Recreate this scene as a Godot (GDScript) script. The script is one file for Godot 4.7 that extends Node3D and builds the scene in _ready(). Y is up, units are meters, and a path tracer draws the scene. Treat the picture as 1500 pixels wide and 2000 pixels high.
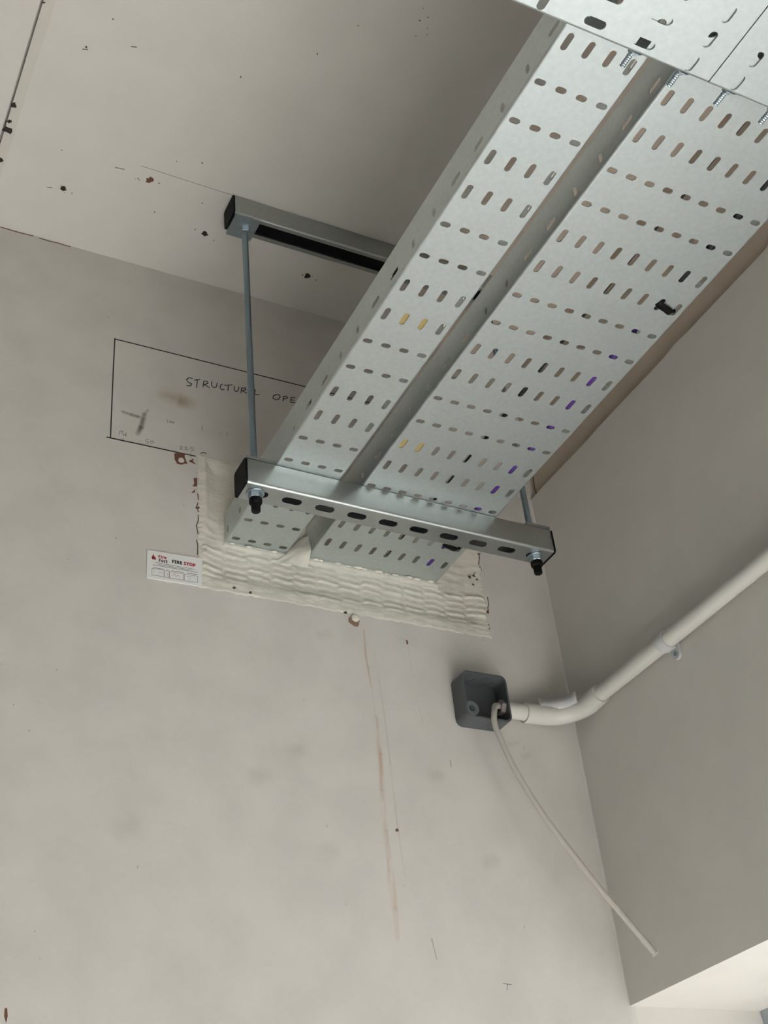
extends Node3D
# Site survey frame: millimetres, origin on the slotted channel's underside, x right, y up, z towards the viewer.
# P() turns that into metres with the floor at y = 0.

const FLOOR := -2630.0
const CEIL := 567.0
const WALL_Z := -168.0
const WALL_X := 591.5

var org := Vector3.ZERO
var taken := {}
var rng := RandomNumberGenerator.new()
var M := {}

# ---------------------------------------------------------------- helpers

func P(x: float, y: float, z: float) -> Vector3:
	return Vector3(x, y - FLOOR, z) * 0.001 - org

func W(x: float, y: float, z: float) -> Vector3:
	return Vector3(x, y - FLOOR, z) * 0.001

func numbered(called: String) -> String:
	if not taken.has(called):
		taken[called] = 0
		return called
	taken[called] += 1
	return "%s_%03d" % [called, taken[called]]

func thing(called: String, label: String, category: String, at: Vector3, group := "") -> Node3D:
	var o := Node3D.new()
	o.name = numbered(called)
	add_child(o, true)
	o.position = at
	org = at
	o.set_meta("label", label)
	o.set_meta("category", category)
	if group != "":
		o.set_meta("group", group)
	return o

func mb() -> SurfaceTool:
	var st := SurfaceTool.new()
	st.begin(Mesh.PRIMITIVE_TRIANGLES)
	st.set_smooth_group(-1)
	return st

func obj(called: String, st: SurfaceTool, mat: Material, parent: Node) -> MeshInstance3D:
	st.generate_normals()
	var o := MeshInstance3D.new()
	o.mesh = st.commit()
	o.material_override = mat
	o.name = called
	o.cast_shadow = GeometryInstance3D.SHADOW_CASTING_SETTING_ON
	parent.add_child(o, true)
	return o

func struct(called: String, st: SurfaceTool, mat: Material, label: String) -> MeshInstance3D:
	var o := obj(called, st, mat, self)
	o.position = org
	o.set_meta("kind", "structure")
	o.set_meta("label", label)
	return o

func tri(st: SurfaceTool, a: Vector3, b: Vector3, c: Vector3) -> void:
	st.add_vertex(a); st.add_vertex(b); st.add_vertex(c)

func quad(st: SurfaceTool, a: Vector3, b: Vector3, c: Vector3, d: Vector3) -> void:
	tri(st, a, b, c)
	tri(st, a, c, d)

# box between two corners, in survey mm
func box(st: SurfaceTool, x0: float, y0: float, z0: float, x1: float, y1: float, z1: float) -> void:
	var v := []
	for x in [x0, x1]:
		for y in [y0, y1]:
			for z in [z0, z1]:
				v.append(P(x, y, z))
	for f in [[0, 1, 3, 2], [4, 6, 7, 5], [0, 4, 5, 1], [2, 3, 7, 6], [0, 2, 6, 4], [1, 5, 7, 3]]:
		quad(st, v[f[0]], v[f[1]], v[f[2]], v[f[3]])

# sweep of a ring (local 2D points) along a list of points, in survey mm; ring given in (side, up) with a fixed up hint
func sweep(st: SurfaceTool, path: Array, ring: Array, hint: Vector3, closed_ends := true) -> void:
	st.set_smooth_group(1)
	var rows := []
	for i in path.size():
		var d: Vector3 = (path[mini(i + 1, path.size() - 1)] - path[maxi(i - 1, 0)]).normalized()
		var s := d.cross(hint).normalized()
		var u := s.cross(d).normalized()
		var row := []
		for r in ring:
			var w: Vector3 = path[i] + s * r.x + u * r.y
			row.append(P(w.x, w.y, w.z))
		rows.append(row)
	var n := ring.size()
	for i in path.size() - 1:
		for k in n:
			var k2 := (k + 1) % n
			quad(st, rows[i][k], rows[i][k2], rows[i + 1][k2], rows[i + 1][k])
	if closed_ends:
		st.set_smooth_group(-1)
		for e in [0, path.size() - 1]:
			for k in range(1, n - 1):
				tri(st, rows[e][0], rows[e][k], rows[e][k + 1])

func circle(r: float, n := 16, ry := -1.0) -> Array:
	var a := []
	for i in n:
		var t := TAU * i / n
		a.append(Vector2(cos(t) * r, sin(t) * (r if ry < 0 else ry)))
	return a

# lathe: profile of (radius, distance along axis), about an axis from a point
func lathe(st: SurfaceTool, at: Vector3, axis: Vector3, prof: Array, n := 20, turn := 0.0) -> void:
	var s := axis.cross(Vector3(0.31, 0.2, 0.93)).normalized()
	var u := axis.cross(s).normalized()
	var rows := []
	for p in prof:
		var row := []
		for k in n:
			var t := TAU * k / n + turn
			var w: Vector3 = at + axis * p[1] + (s * cos(t) + u * sin(t)) * p[0]
			row.append(P(w.x, w.y, w.z))
		rows.append(row)
	for i in prof.size() - 1:
		for k in n:
			var k2 := (k + 1) % n
			quad(st, rows[i][k], rows[i][k2], rows[i + 1][k2], rows[i + 1][k])

# a stadium-shaped outline, half sizes a (u) and b (v), as points from the bottom (u = 0) round
func stadium(a: float, b: float) -> Array:
	var r := minf(a, b)
	var pts := []
	for i in 24:
		var t := TAU * i / 24.0 - PI / 2
		pts.append(Vector2((a - r) * signf(cos(t)) * (1.0 if absf(cos(t)) > 1e-6 else 0.0) + r * cos(t), (b - r) * signf(sin(t)) * (1.0 if absf(sin(t)) > 1e-6 else 0.0) + r * sin(t)))
	return pts

# one rectangular cell of a sheet, with or without a hole, both faces and the hole's rim; at.call(u, v, t) gives the point, t = 0 outside, 1 inside
func cell(st: SurfaceTool, at: Callable, u0: float, v0: float, u1: float, v1: float, hole := Vector4.ZERO) -> void:
	if hole.z == 0.0:
		for t in [0.0, 1.0]:
			quad(st, at.call(u0, v0, t), at.call(u1, v0, t), at.call(u1, v1, t), at.call(u0, v1, t))
		return
	var c := Vector2(hole.x, hole.y)
	var h := stadium(hole.z, hole.w)
	for i in h.size():
		h[i] += c
	for side in [0, 1]:
		var poly := PackedVector2Array()
		if side == 1:
			poly.append_array([Vector2(c.x, v0), Vector2(u1, v0), Vector2(u1, v1), Vector2(c.x, v1)])
			for i in range(12, -1, -1):
				poly.append(h[i])
		else:
			poly.append_array([Vector2(c.x, v1), Vector2(u0, v1), Vector2(u0, v0), Vector2(c.x, v0)])
			for i in range(24, 11, -1):
				poly.append(h[i % 24])
		var ix := Geometry2D.triangulate_polygon(poly)
		for t in [0.0, 1.0]:
			for k in range(0, ix.size(), 3):
				tri(st, at.call(poly[ix[k]].x, poly[ix[k]].y, t), at.call(poly[ix[k + 1]].x, poly[ix[k + 1]].y, t), at.call(poly[ix[k + 2]].x, poly[ix[k + 2]].y, t))
	for i in 24:
		var a: Vector2 = h[i]
		var b: Vector2 = h[(i + 1) % 24]
		quad(st, at.call(a.x, a.y, 0.0), at.call(b.x, b.y, 0.0), at.call(b.x, b.y, 1.0), at.call(a.x, a.y, 1.0))

# flat ribbon along a stroke on the back wall (points in x, y), proud of the paint by "out" mm
func ribbon(st: SurfaceTool, pts: Array, width: float, out: float, at: Callable) -> void:
	for i in pts.size() - 1:
		var a := Vector2(pts[i][0], pts[i][1])
		var b := Vector2(pts[i + 1][0], pts[i + 1][1])
		var d := (b - a).normalized() * width * 0.5
		var n := Vector2(-d.y, d.x)
		a -= d * 0.6
		b += d * 0.6
		var c := [a + n, b + n, b - n, a - n]
		quad(st, at.call(c[0], out), at.call(c[1], out), at.call(c[2], out), at.call(c[3], out))
		for k in 4:
			quad(st, at.call(c[k], 0.0), at.call(c[(k + 1) % 4], 0.0), at.call(c[(k + 1) % 4], out), at.call(c[k], out))

func patch(st: SurfaceTool, pts: Array, out: float, at: Callable) -> void:
	var poly := PackedVector2Array()
	for p in pts:
		poly.append(Vector2(p[0], p[1]))
	var ix := Geometry2D.triangulate_polygon(poly)
	for k in range(0, ix.size(), 3):
		tri(st, at.call(poly[ix[k]], out), at.call(poly[ix[k + 1]], out), at.call(poly[ix[k + 2]], out))
	for k in poly.size():
		var a := poly[k]
		var b := poly[(k + 1) % poly.size()]
		quad(st, at.call(a, 0.0), at.call(b, 0.0), at.call(b, out), at.call(a, out))

func blob(c: Vector2, r: float, n := 11, ragged := 0.35) -> Array:
	var a := []
	for i in n:
		var t := TAU * i / n
		var q := r * (1.0 + rng.randf_range(-ragged, ragged))
		a.append([c.x + cos(t) * q, c.y + sin(t) * q])
	return a

func on_wall(p: Vector2, out: float) -> Vector3:
	return P(p.x, p.y, WALL_Z + out)

func on_ceiling(p: Vector2, out: float) -> Vector3:
	return P(p.x, CEIL - out, p.y)

# ---------------------------------------------------------------- materials

func flat(color: Color, rough := 0.6, metal := 0.0, spec := 0.5) -> StandardMaterial3D:
	var m := StandardMaterial3D.new()
	m.albedo_color = color
	m.roughness = rough
	m.metallic = metal
	m.metallic_specular = spec
	m.cull_mode = BaseMaterial3D.CULL_DISABLED
	return m

func noise_image(sz: int, freq: float, octaves: int, seed_: int, lo: float, hi: float, kind := FastNoiseLite.TYPE_SIMPLEX_SMOOTH) -> Image:
	var n := FastNoiseLite.new()
	n.seed = seed_
	n.noise_type = kind
	n.frequency = freq
	n.fractal_octaves = octaves
	var im := n.get_seamless_image(sz, sz)
	im.convert(Image.FORMAT_RGB8)
	var data := im.get_data()
	for i in data.size():
		data[i] = int(255.0 * lerpf(lo, hi, data[i] / 255.0))
	return Image.create_from_data(sz, sz, false, Image.FORMAT_RGB8, data)

func triplanar(m: StandardMaterial3D, scale: float) -> void:
	m.uv1_triplanar = true
	m.uv1_world_triplanar = true
	m.uv1_scale = Vector3.ONE * scale

func make_materials() -> void:
	var paint_tone := ImageTexture.create_from_image(noise_image(256, 0.012, 5, 9, 0.975, 1.0))
	for k in [["paint", Color(0.80, 0.788, 0.765)], ["ceiling_paint", Color(0.80, 0.788, 0.762)], ["brown_tone", Color(0.745, 0.695, 0.64)]]:  # last one: browner matte for the recessed wall band and the painted ceiling shade
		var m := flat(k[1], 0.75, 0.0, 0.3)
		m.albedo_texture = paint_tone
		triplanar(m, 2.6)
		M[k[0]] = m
	M.wall = flat(Color(0.80, 0.788, 0.765), 0.75, 0.0, 0.3)
	M.wall.albedo_texture = ImageTexture.create_from_image(wall_print())
	M.floor = flat(Color(0.78, 0.78, 0.77), 0.7)
	M.paving = flat(Color(0.21, 0.21, 0.208), 0.9)
	var galv_tone := ImageTexture.create_from_image(noise_image(512, 0.05, 5, 21, 0.955, 1.0))
	var galv_rough := ImageTexture.create_from_image(noise_image(512, 0.02, 4, 33, 0.92, 1.0))
	var g := flat(Color(0.79, 0.82, 0.82), 0.5, 1.0)
	g.albedo_texture = galv_tone
	g.roughness_texture = galv_rough
	g.roughness_texture_channel = BaseMaterial3D.TEXTURE_CHANNEL_RED
	triplanar(g, 4.0)
	M.galv = g
	var c := g.duplicate()
	c.albedo_color = Color(0.71, 0.73, 0.725)
	c.roughness = 0.42
	M.channel = c
	M.zinc = flat(Color(0.66, 0.71, 0.74), 0.42, 1.0)
	M.rod = flat(Color(0.56, 0.63, 0.67), 0.38, 1.0)
	M.black_plastic = flat(Color(0.03, 0.034, 0.045), 0.6, 0.0, 0.25)
	M.black_rubber = flat(Color(0.02, 0.02, 0.025), 0.5, 0.0, 0.3)
	M.grey_plastic = flat(Color(0.30, 0.315, 0.325), 0.5)
	M.white_plastic = flat(Color(0.765, 0.76, 0.735), 0.35)
	M.clip_plastic = flat(Color(0.72, 0.725, 0.73), 0.45)
	M.flex = flat(Color(0.72, 0.705, 0.675), 0.5)
	M.gland = flat(Color(0.50, 0.47, 0.46), 0.45)
	M.purple = flat(Color(0.30, 0.16, 0.48), 0.4)
	M.black_cable = flat(Color(0.035, 0.035, 0.05), 0.4)
	M.yellow = flat(Color(0.60, 0.53, 0.34), 0.7)
	M.marker = flat(Color(0.07, 0.07, 0.075), 0.6)
	M.pencil = flat(Color(0.42, 0.41, 0.40), 0.6)
	M.smear = flat(Color(0.50, 0.49, 0.46), 0.7)
	M.brick = flat(Color(0.42, 0.28, 0.22), 0.9)
	M.chip = flat(Color(0.52, 0.43, 0.37), 0.9)
	M.dark = flat(Color(0.16, 0.14, 0.12), 0.9)
	M.dust = flat(Color(0.30, 0.27, 0.24), 0.9)
	M.sticker = flat(Color(0.86, 0.87, 0.86), 0.3)
	M.red = flat(Color(0.62, 0.10, 0.13), 0.5)
	M.dark_red = flat(Color(0.28, 0.05, 0.07), 0.5)
	M.print_grey = flat(Color(0.50, 0.50, 0.52), 0.5)
	M.print_blue = flat(Color(0.50, 0.53, 0.60), 0.5)
	M.print_rose = flat(Color(0.66, 0.52, 0.53), 0.5)
	var s := flat(Color(0.845, 0.835, 0.79), 0.55, 0.0, 0.4)
	s.albedo_texture = ImageTexture.create_from_image(noise_image(256, 0.03, 5, 41, 0.92, 1.0))
	triplanar(s, 5.0)
	M.seal = s
	M.frame = flat(Color(0.62, 0.66, 0.69), 0.4)
	M.glass = flat(Color(0.9, 0.95, 0.95, 0.08), 0.02)
	M.glass.transparency = BaseMaterial3D.TRANSPARENCY_ALPHA

# paint of the back wall, 1000 x 1270 mm from x = -400, y = 570 downwards: chalk run, smears and smudges
const PX := 1.5
func stain(im: Image, pts: Array, width: float, color: Color, strength: float, grain: FastNoiseLite, soft := false) -> void:
	for i in pts.size() - 1:
		var a := Vector2((pts[i][0] + 400.0) * PX, (570.0 - pts[i][1]) * PX)
		var b := Vector2((pts[i + 1][0] + 400.0) * PX, (570.0 - pts[i + 1][1]) * PX)
		var w := width * PX * 0.5
		var lo := Vector2(minf(a.x, b.x), minf(a.y, b.y)) - Vector2(w, w)
		var hi := Vector2(maxf(a.x, b.x), maxf(a.y, b.y)) + Vector2(w, w)
		for y in range(maxi(int(lo.y), 0), mini(int(hi.y) + 1, im.get_height())):
			for x in range(maxi(int(lo.x), 0), mini(int(hi.x) + 1, im.get_width())):
				var q := Vector2(x, y)
				var near := Geometry2D.get_closest_point_to_segment(q, a, b)
				if i > 0 and near == a:
					continue
				var d := q.distance_to(near) / w
				if d < 1.0:
					var k := grain.get_noise_2d(x * 0.7, y * 0.7) * 0.8 + 0.6 if soft else 0.55 + 1.3 * grain.get_noise_2d(x * 3.0, y * 0.35)
					var share := strength * (1.0 - d * d) * (1.0 - d * d) * clampf(k, 0.0, 1.0)
					im.set_pixel(x, y, im.get_pixel(x, y).lerp(color, share))

func wall_print() -> Image:
	var n := FastNoiseLite.new()
	n.seed = 77
	n.frequency = 0.006
	n.fractal_octaves = 5
	var im := n.get_image(1500, 1905)
	im.convert(Image.FORMAT_RGB8)
	im.adjust_bcs(1.0, 0.028, 1.0)
	im.adjust_bcs(1.93, 1.0, 1.0)
	var g := FastNoiseLite.new()
	g.seed = 3
	g.frequency = 0.02
	var chalk := [[234.7, -76.1], [234.2, -118.1], [238.7, -168.2], [240.6, -217.3], [242.4, -272.8], [240.2, -326.9], [238.9, -386.2], [240.7, -443.0], [241.7, -491.0], [239.6, -531.0]]
	stain(im, chalk.slice(0, 3), 6.0, Color(0.84, 0.70, 0.62), 0.6, g)
	stain(im, chalk.slice(2, 4), 4.0, Color(0.84, 0.72, 0.64), 0.3, g)
	stain(im, chalk.slice(3, 8), 11.0, Color(0.86, 0.75, 0.68), 0.75, g)
	stain(im, chalk.slice(7), 15.0, Color(0.88, 0.79, 0.72), 0.6, g)
	stain(im, [[250, -110], [256, -230], [258, -370], [262, -450]], 4.0, Color(0.72, 0.69, 0.65), 0.25, g)
	stain(im, [[290, -82], [300, -78], [307, -84], [312, -170], [318, -220]], 2.0, Color(0.7, 0.68, 0.65), 0.35, g)
	stain(im, [[-143.1, 241.5], [-131.6, 239.7], [-118.2, 239.0]], 9.0, Color(0.52, 0.51, 0.48), 0.8, g, true)
	stain(im, [[-103.6, 257.0], [-109.1, 245.6]], 7.0, Color(0.52, 0.51, 0.48), 0.7, g, true)
	stain(im, [[-109.1, 245.6], [-113.2, 221.7], [-118.5, 205.8]], 12.0, Color(0.46, 0.45, 0.43), 0.9, g, true)
	stain(im, [[-75, 296], [-55, 292], [-40, 290]], 40.0, Color(0.74, 0.69, 0.58), 0.5, g, true)
	for k in [[112, -290, 30], [470, -232, 14], [490, -250, 16], [170, -95, 22], [60, -330, 34], [330, -300, 26], [-300, -300, 40], [400, -420, 30], [150, -430, 36], [-120, -420, 50]]:
		stain(im, [[k[0] - 6, k[1]], [k[0] + 6, k[1] + 5]], k[2], Color(0.78, 0.775, 0.75), 0.3, g, true)
	stain(im, [[356, -270], [356, -281]], 1.8, Color(0.45, 0.43, 0.4), 0.8, g)
	stain(im, [[292, -530], [296, -556]], 2.0, Color(0.5, 0.49, 0.46), 0.7, g)
	for i in 60:
		var x := rng.randf_range(-380, 580)
		var y := rng.randf_range(-680, 500)
		stain(im, [[x, y], [x + rng.randf_range(-2, 2), y + rng.randf_range(-3, 3)]], rng.randf_range(1.6, 3.2), Color(0.58, 0.56, 0.52), 0.6, g)
	return im

# ---------------------------------------------------------------- main

func _ready() -> void:
	rng.seed = 20240611
	set_view()
	make_materials()
	build_shell()
	build_wall_marks()
	build_ceiling_marks()
	build_tray("cable_tray", "narrow galvanised perforated cable tray, four slots wide, entering the wall seal", 19.3, 4, 740.44, [0, 3], 18)
	build_tray("cable_tray", "wide galvanised perforated cable tray, nine slots wide, carrying purple and black cables", 152.7, 9, 725.46, [0, 1], 17)
	build_cross_trays()
	build_lower_channel()
	build_upper_channel()
	build_rods()
	build_cables()
	build_seal()
	build_sticker()
	build_box()
	build_conduit()

func set_view() -> void:
	var cam := Camera3D.new()
	cam.name = "camera"
	cam.position = W(-545.58, -1030.75, 1282.03)
	cam.basis = Basis(Vector3(0.8926196, -0.0909121, 0.4415487), Vector3(-0.1911181, 0.8107678, 0.5532896), Vector3(-0.4082942, -0.5782651, 0.7063323)).orthonormalized()
	cam.fov = 43.952
	cam.near = 0.02
	add_child(cam)
	cam.current = true
	var sky_mat := ProceduralSkyMaterial.new()
	sky_mat.sky_top_color = Color(0.66, 0.71, 0.78)
	sky_mat.sky_horizon_color = Color(0.82, 0.84, 0.86)
	sky_mat.ground_horizon_color = Color(0.45, 0.45, 0.44)
	sky_mat.ground_bottom_color = Color(0.36, 0.36, 0.35)
	sky_mat.sky_energy_multiplier = 1.15
	sky_mat.ground_energy_multiplier = 0.8
	var sky := Sky.new()
	sky.sky_material = sky_mat
	var e := Environment.new()
	e.background_mode = Environment.BG_SKY
	e.sky = sky
	e.tonemap_mode = Environment.TONE_MAPPER_LINEAR
	e.tonemap_exposure = 1.9
	e.sdfgi_enabled = true
	e.ssao_enabled = true
	e.ssil_enabled = true
	var we := WorldEnvironment.new()
	we.name = "environment"
	we.environment = e
	add_child(we)
	var sun := DirectionalLight3D.new()
	sun.name = "sun"
	sun.light_energy = 14.5
	sun.light_color = Color(1.0, 0.985, 0.975)
	sun.light_angular_distance = 0.6
	sun.shadow_enabled = true
	add_child(sun)
	sun.look_at_from_position(Vector3.ZERO, Vector3(-0.60, -0.65, 0.52), Vector3.UP)

# ---------------------------------------------------------------- setting

const LEFT_X := -5200.0
const FRONT_Z := 3600.0
const OUT_X := 910.0
const OPEN_Z := 1750.0
const HEAD_Y := -606.0
const WIN := [-2600.0, -1750.0, -1100.0, -350.0]

func wall_quad(st: SurfaceTool, x0: float, y0: float, x1: float, y1: float) -> void:
	var c := [[x0, y0], [x1, y0], [x1, y1], [x0, y1]]
	for k in [0, 1, 2, 0, 2, 3]:
		st.set_uv(Vector2((c[k][0] + 400.0) / 1000.0, (570.0 - c[k][1]) / 1270.0))
		st.add_vertex(P(c[k][0], c[k][1], WALL_Z))

func build_shell() -> void:
	org = W(0, FLOOR, WALL_Z)
	# back wall: a surround of the structural opening, with its reveal, and plain wall beyond the framed area
	var st := mb()
	var ox0 := -12.0; var ox1 := 448.0; var oy0 := -36.0; var oy1 := 180.0
	wall_quad(st, -400, oy1, 600, 570)
	wall_quad(st, -400, -700, 600, oy0)
	wall_quad(st, -400, oy0, ox0, oy1)
	wall_quad(st, ox1, oy0, 600, oy1)
	var wb := struct("wall_back", st, M.wall, "painted off-white end wall with the fire-sealed tray opening")
	st = mb()
	for r in [[LEFT_X - 200, FLOOR - 200, -400, CEIL + 100], [600, FLOOR - 200, OUT_X, CEIL + 100], [-400, FLOOR - 200, 600, -700]]:
		quad(st, P(r[0], r[1], WALL_Z), P(r[2], r[1], WALL_Z), P(r[2], r[3], WALL_Z), P(r[0], r[3], WALL_Z))
	var d := WALL_Z - 220.0
	for e in [[ox0, oy0, ox1, oy0], [ox1, oy0, ox1, oy1], [ox1, oy1, ox0, oy1], [ox0, oy1, ox0, oy0]]:
		quad(st, P(e[0], e[1], WALL_Z), P(e[2], e[3], WALL_Z), P(e[2], e[3], d), P(e[0], e[1], d))
	box(st, LEFT_X - 200, FLOOR - 200, d - 10, OUT_X, CEIL + 100, d)
	obj("plain_wall", st, M.paint, wb)
	# right wall: lintel over the opening, pier beyond it, browner band set back above the lower face
	org = W(WALL_X, FLOOR, WALL_Z)
	st = mb()
	var line := []
	for i in 41:
		line.append(253.0 + 0.5 * sin(i * 0.9) + rng.randf_range(-0.5, 0.5) + (3.0 if i == 14 else 0.0))
	for i in 40:
		var za := WALL_Z + 2.5 + i * 30.0
		var zb := za + 30.0
		quad(st, P(WALL_X, HEAD_Y, za), P(WALL_X, HEAD_Y, zb), P(WALL_X, line[i + 1], zb), P(WALL_X, line[i], za))
		quad(st, P(WALL_X, line[i], za), P(WALL_X, line[i + 1], zb), P(WALL_X + 9, line[i + 1], zb), P(WALL_X + 9, line[i], za))
	quad(st, P(WALL_X, HEAD_Y, 1034.5), P(WALL_X, HEAD_Y, FRONT_Z), P(WALL_X, 253, FRONT_Z), P(WALL_X, 253, 1034.5))
	box(st, WALL_X + 9, HEAD_Y + 0.5, WALL_Z - 10, OUT_X, CEIL + 100, FRONT_Z + 200)
	quad(st, P(WALL_X, HEAD_Y, WALL_Z), P(OUT_X, HEAD_Y, WALL_Z), P(OUT_X, HEAD_Y, OPEN_Z), P(WALL_X, HEAD_Y, OPEN_Z))
	box(st, WALL_X, FLOOR - 200, OPEN_Z, OUT_X, HEAD_Y, FRONT_Z + 200)
	# soft painted fillet where the two walls meet
	st.set_smooth_group(1)
	for i in 6:
		var a := PI / 2 * i / 6.0
		var b := PI / 2 * (i + 1) / 6.0
		var r := 2.5
		var pa := Vector2(WALL_X - r + r * sin(a), WALL_Z + r - r * cos(a))
		var pb := Vector2(WALL_X - r + r * sin(b), WALL_Z + r - r * cos(b))
		quad(st, P(pa.x, HEAD_Y, pa.y), P(pb.x, HEAD_Y, pb.y), P(pb.x, line[0], pb.y), P(pa.x, line[0], pa.y))
	st.set_smooth_group(-1)
	var wr := struct("wall_right", st, M.paint, "painted side wall with the conduit, above the glazed opening")
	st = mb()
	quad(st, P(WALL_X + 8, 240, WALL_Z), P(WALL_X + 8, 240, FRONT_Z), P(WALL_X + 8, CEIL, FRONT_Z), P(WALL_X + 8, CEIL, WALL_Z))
	var band := obj("brown_upper_band", st, M.brown_tone, wr)
	band.set_meta("label", "browner wall band set back above the lower face")
	st = mb()
	ribbon(st, [[WALL_Z + 9.0, 300], [WALL_Z + 7, 275], [WALL_Z + 10, 256]], 1.6, 0.5, func(p, o): return P(WALL_X + 8 - o, p.y, p.x))
	obj("crack", st, M.dark, wr)
	# ceiling slab and its boards, with an open joint between two of them
	org = W(0, CEIL, 0)
	st = mb()
	box(st, LEFT_X - 200, CEIL + 12.5, WALL_Z - 230, OUT_X, CEIL + 160, FRONT_Z + 200)
	var ce := struct("ceiling", st, M.ceiling_paint, "off-white boarded ceiling with an open board joint and drill holes")
	st = mb()
	box(st, -388.0, CEIL, WALL_Z, WALL_X + 9, CEIL + 12.5, FRONT_Z)
	obj("ceiling_board", st, M.ceiling_paint, ce)
	st = mb()
	box(st, -1600, CEIL - 0.6, WALL_Z, -391.5, CEIL + 12.5, FRONT_Z)
	obj("ceiling_board", st, M.ceiling_paint, ce)
	st = mb()
	box(st, LEFT_X, CEIL, WALL_Z, -1600, CEIL + 12.5, FRONT_Z)
	obj("ceiling_board", st, M.ceiling_paint, ce)
	st = mb()
	patch(st, [[-387.6, WALL_Z + 1], [-387.6, 700], [-373.5, 700], [-374.0, 420], [-372.6, 210], [-374.2, 120], [-373.0, 20], [-374.6, -60], [-373.4, WALL_Z + 1]], 0.3, on_ceiling)
	var tape := st
	st = mb()
	box(st, 335, CEIL - 0.3, WALL_Z + 0.5, WALL_X + 8, CEIL, 1400)  # shade over the trays, put into the brown colour of this ceiling strip
	obj("painted_shade_strip", st, M.brown_tone, ce).set_meta("label", "brown strip painted as shade on the ceiling above the trays")
	obj("joint_tape", tape, M.brown_tone.duplicate(), ce)
	ce.get_node("joint_tape").material_override.albedo_color = Color(0.775, 0.76, 0.73)
	# floor and the walls behind the viewer
	org = W(-1400, FLOOR, 1600)
	st = mb()
	box(st, LEFT_X - 200, FLOOR - 200, WALL_Z - 230, OUT_X, FLOOR, FRONT_Z + 200)
	struct("floor", st, M.floor, "pale screed floor")
	org = W(LEFT_X, FLOOR, 1600)
	st = mb()
	box(st, LEFT_X - 200, FLOOR, WALL_Z, LEFT_X, CEIL + 12, FRONT_Z)
	struct("wall_left", st, M.paint, "painted off-white left wall")
	org = W(-1400, FLOOR, FRONT_Z)
	st = mb()
	for r in [[LEFT_X - 200, FLOOR, WIN[0], CEIL + 12], [WIN[2], FLOOR, WALL_X, CEIL + 12], [WIN[0], FLOOR, WIN[2], WIN[1]], [WIN[0], WIN[3], WIN[2], CEIL + 12]]:
		box(st, r[0], r[1], FRONT_Z, r[2], r[3], FRONT_Z + 200)
	struct("wall_front", st, M.paint, "painted off-white wall behind the viewer")
	# ground outside
	org = W(3000, FLOOR, 0)
	st = mb()
	box(st, -9000, FLOOR - 420, -6000, 9000, FLOOR - 220, 9000)
	struct("floor_outside", st, M.paving, "pale paving outside the glazed opening")
	# glazing of the opening
	org = W(847, FLOOR, 800)
	st = mb()
	var x0 := 822.0; var x1 := 872.0
	box(st, x0, HEAD_Y - 55, WALL_Z + 1, x1, HEAD_Y - 0.5, OPEN_Z - 1)
	box(st, x0, FLOOR, WALL_Z + 1, x1, HEAD_Y - 55, WALL_Z + 50)
	box(st, x0, FLOOR, OPEN_Z - 50, x1, HEAD_Y - 55, OPEN_Z - 1)
	box(st, x0, FLOOR, WALL_Z + 50, x1, FLOOR + 70, OPEN_Z - 50)
	box(st, x0, FLOOR + 70, 765, x1, HEAD_Y - 55, 815)
	var win := struct("window_1", st, M.frame, "grey-blue window frame under the lintel")
	for zz in [[WALL_Z + 50, 765.0], [815.0, OPEN_Z - 50]]:
		st = mb()
		box(st, 845, FLOOR + 70, zz[0], 849, HEAD_Y - 55, zz[1])
		obj("pane", st, M.glass, win)

	# unseen window added behind the viewer for softer fill light
	org = W((WIN[0] + WIN[2]) / 2, WIN[1], FRONT_Z + 100)
	st = mb()
	for r in [[WIN[0], WIN[1], WIN[2], WIN[1] + 50], [WIN[0], WIN[3] - 50, WIN[2], WIN[3]], [WIN[0], WIN[1] + 50, WIN[0] + 50, WIN[3] - 50], [WIN[2] - 50, WIN[1] + 50, WIN[2], WIN[3] - 50], [-1875, WIN[1] + 50, -1825, WIN[3] - 50]]:
		box(st, r[0], r[1], FRONT_Z + 110, r[2], r[3], FRONT_Z + 160)
	win = struct("fill_window_2", st, M.frame, "grey frame of an added fill window behind the viewer")
	for xx in [[WIN[0] + 50, -1875.0], [-1825.0, WIN[2] - 50]]:
		st = mb()
		box(st, xx[0], WIN[1] + 50, FRONT_Z + 133, xx[1], WIN[3] - 50, FRONT_Z + 137)
		obj("pane", st, M.glass, win)

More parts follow.
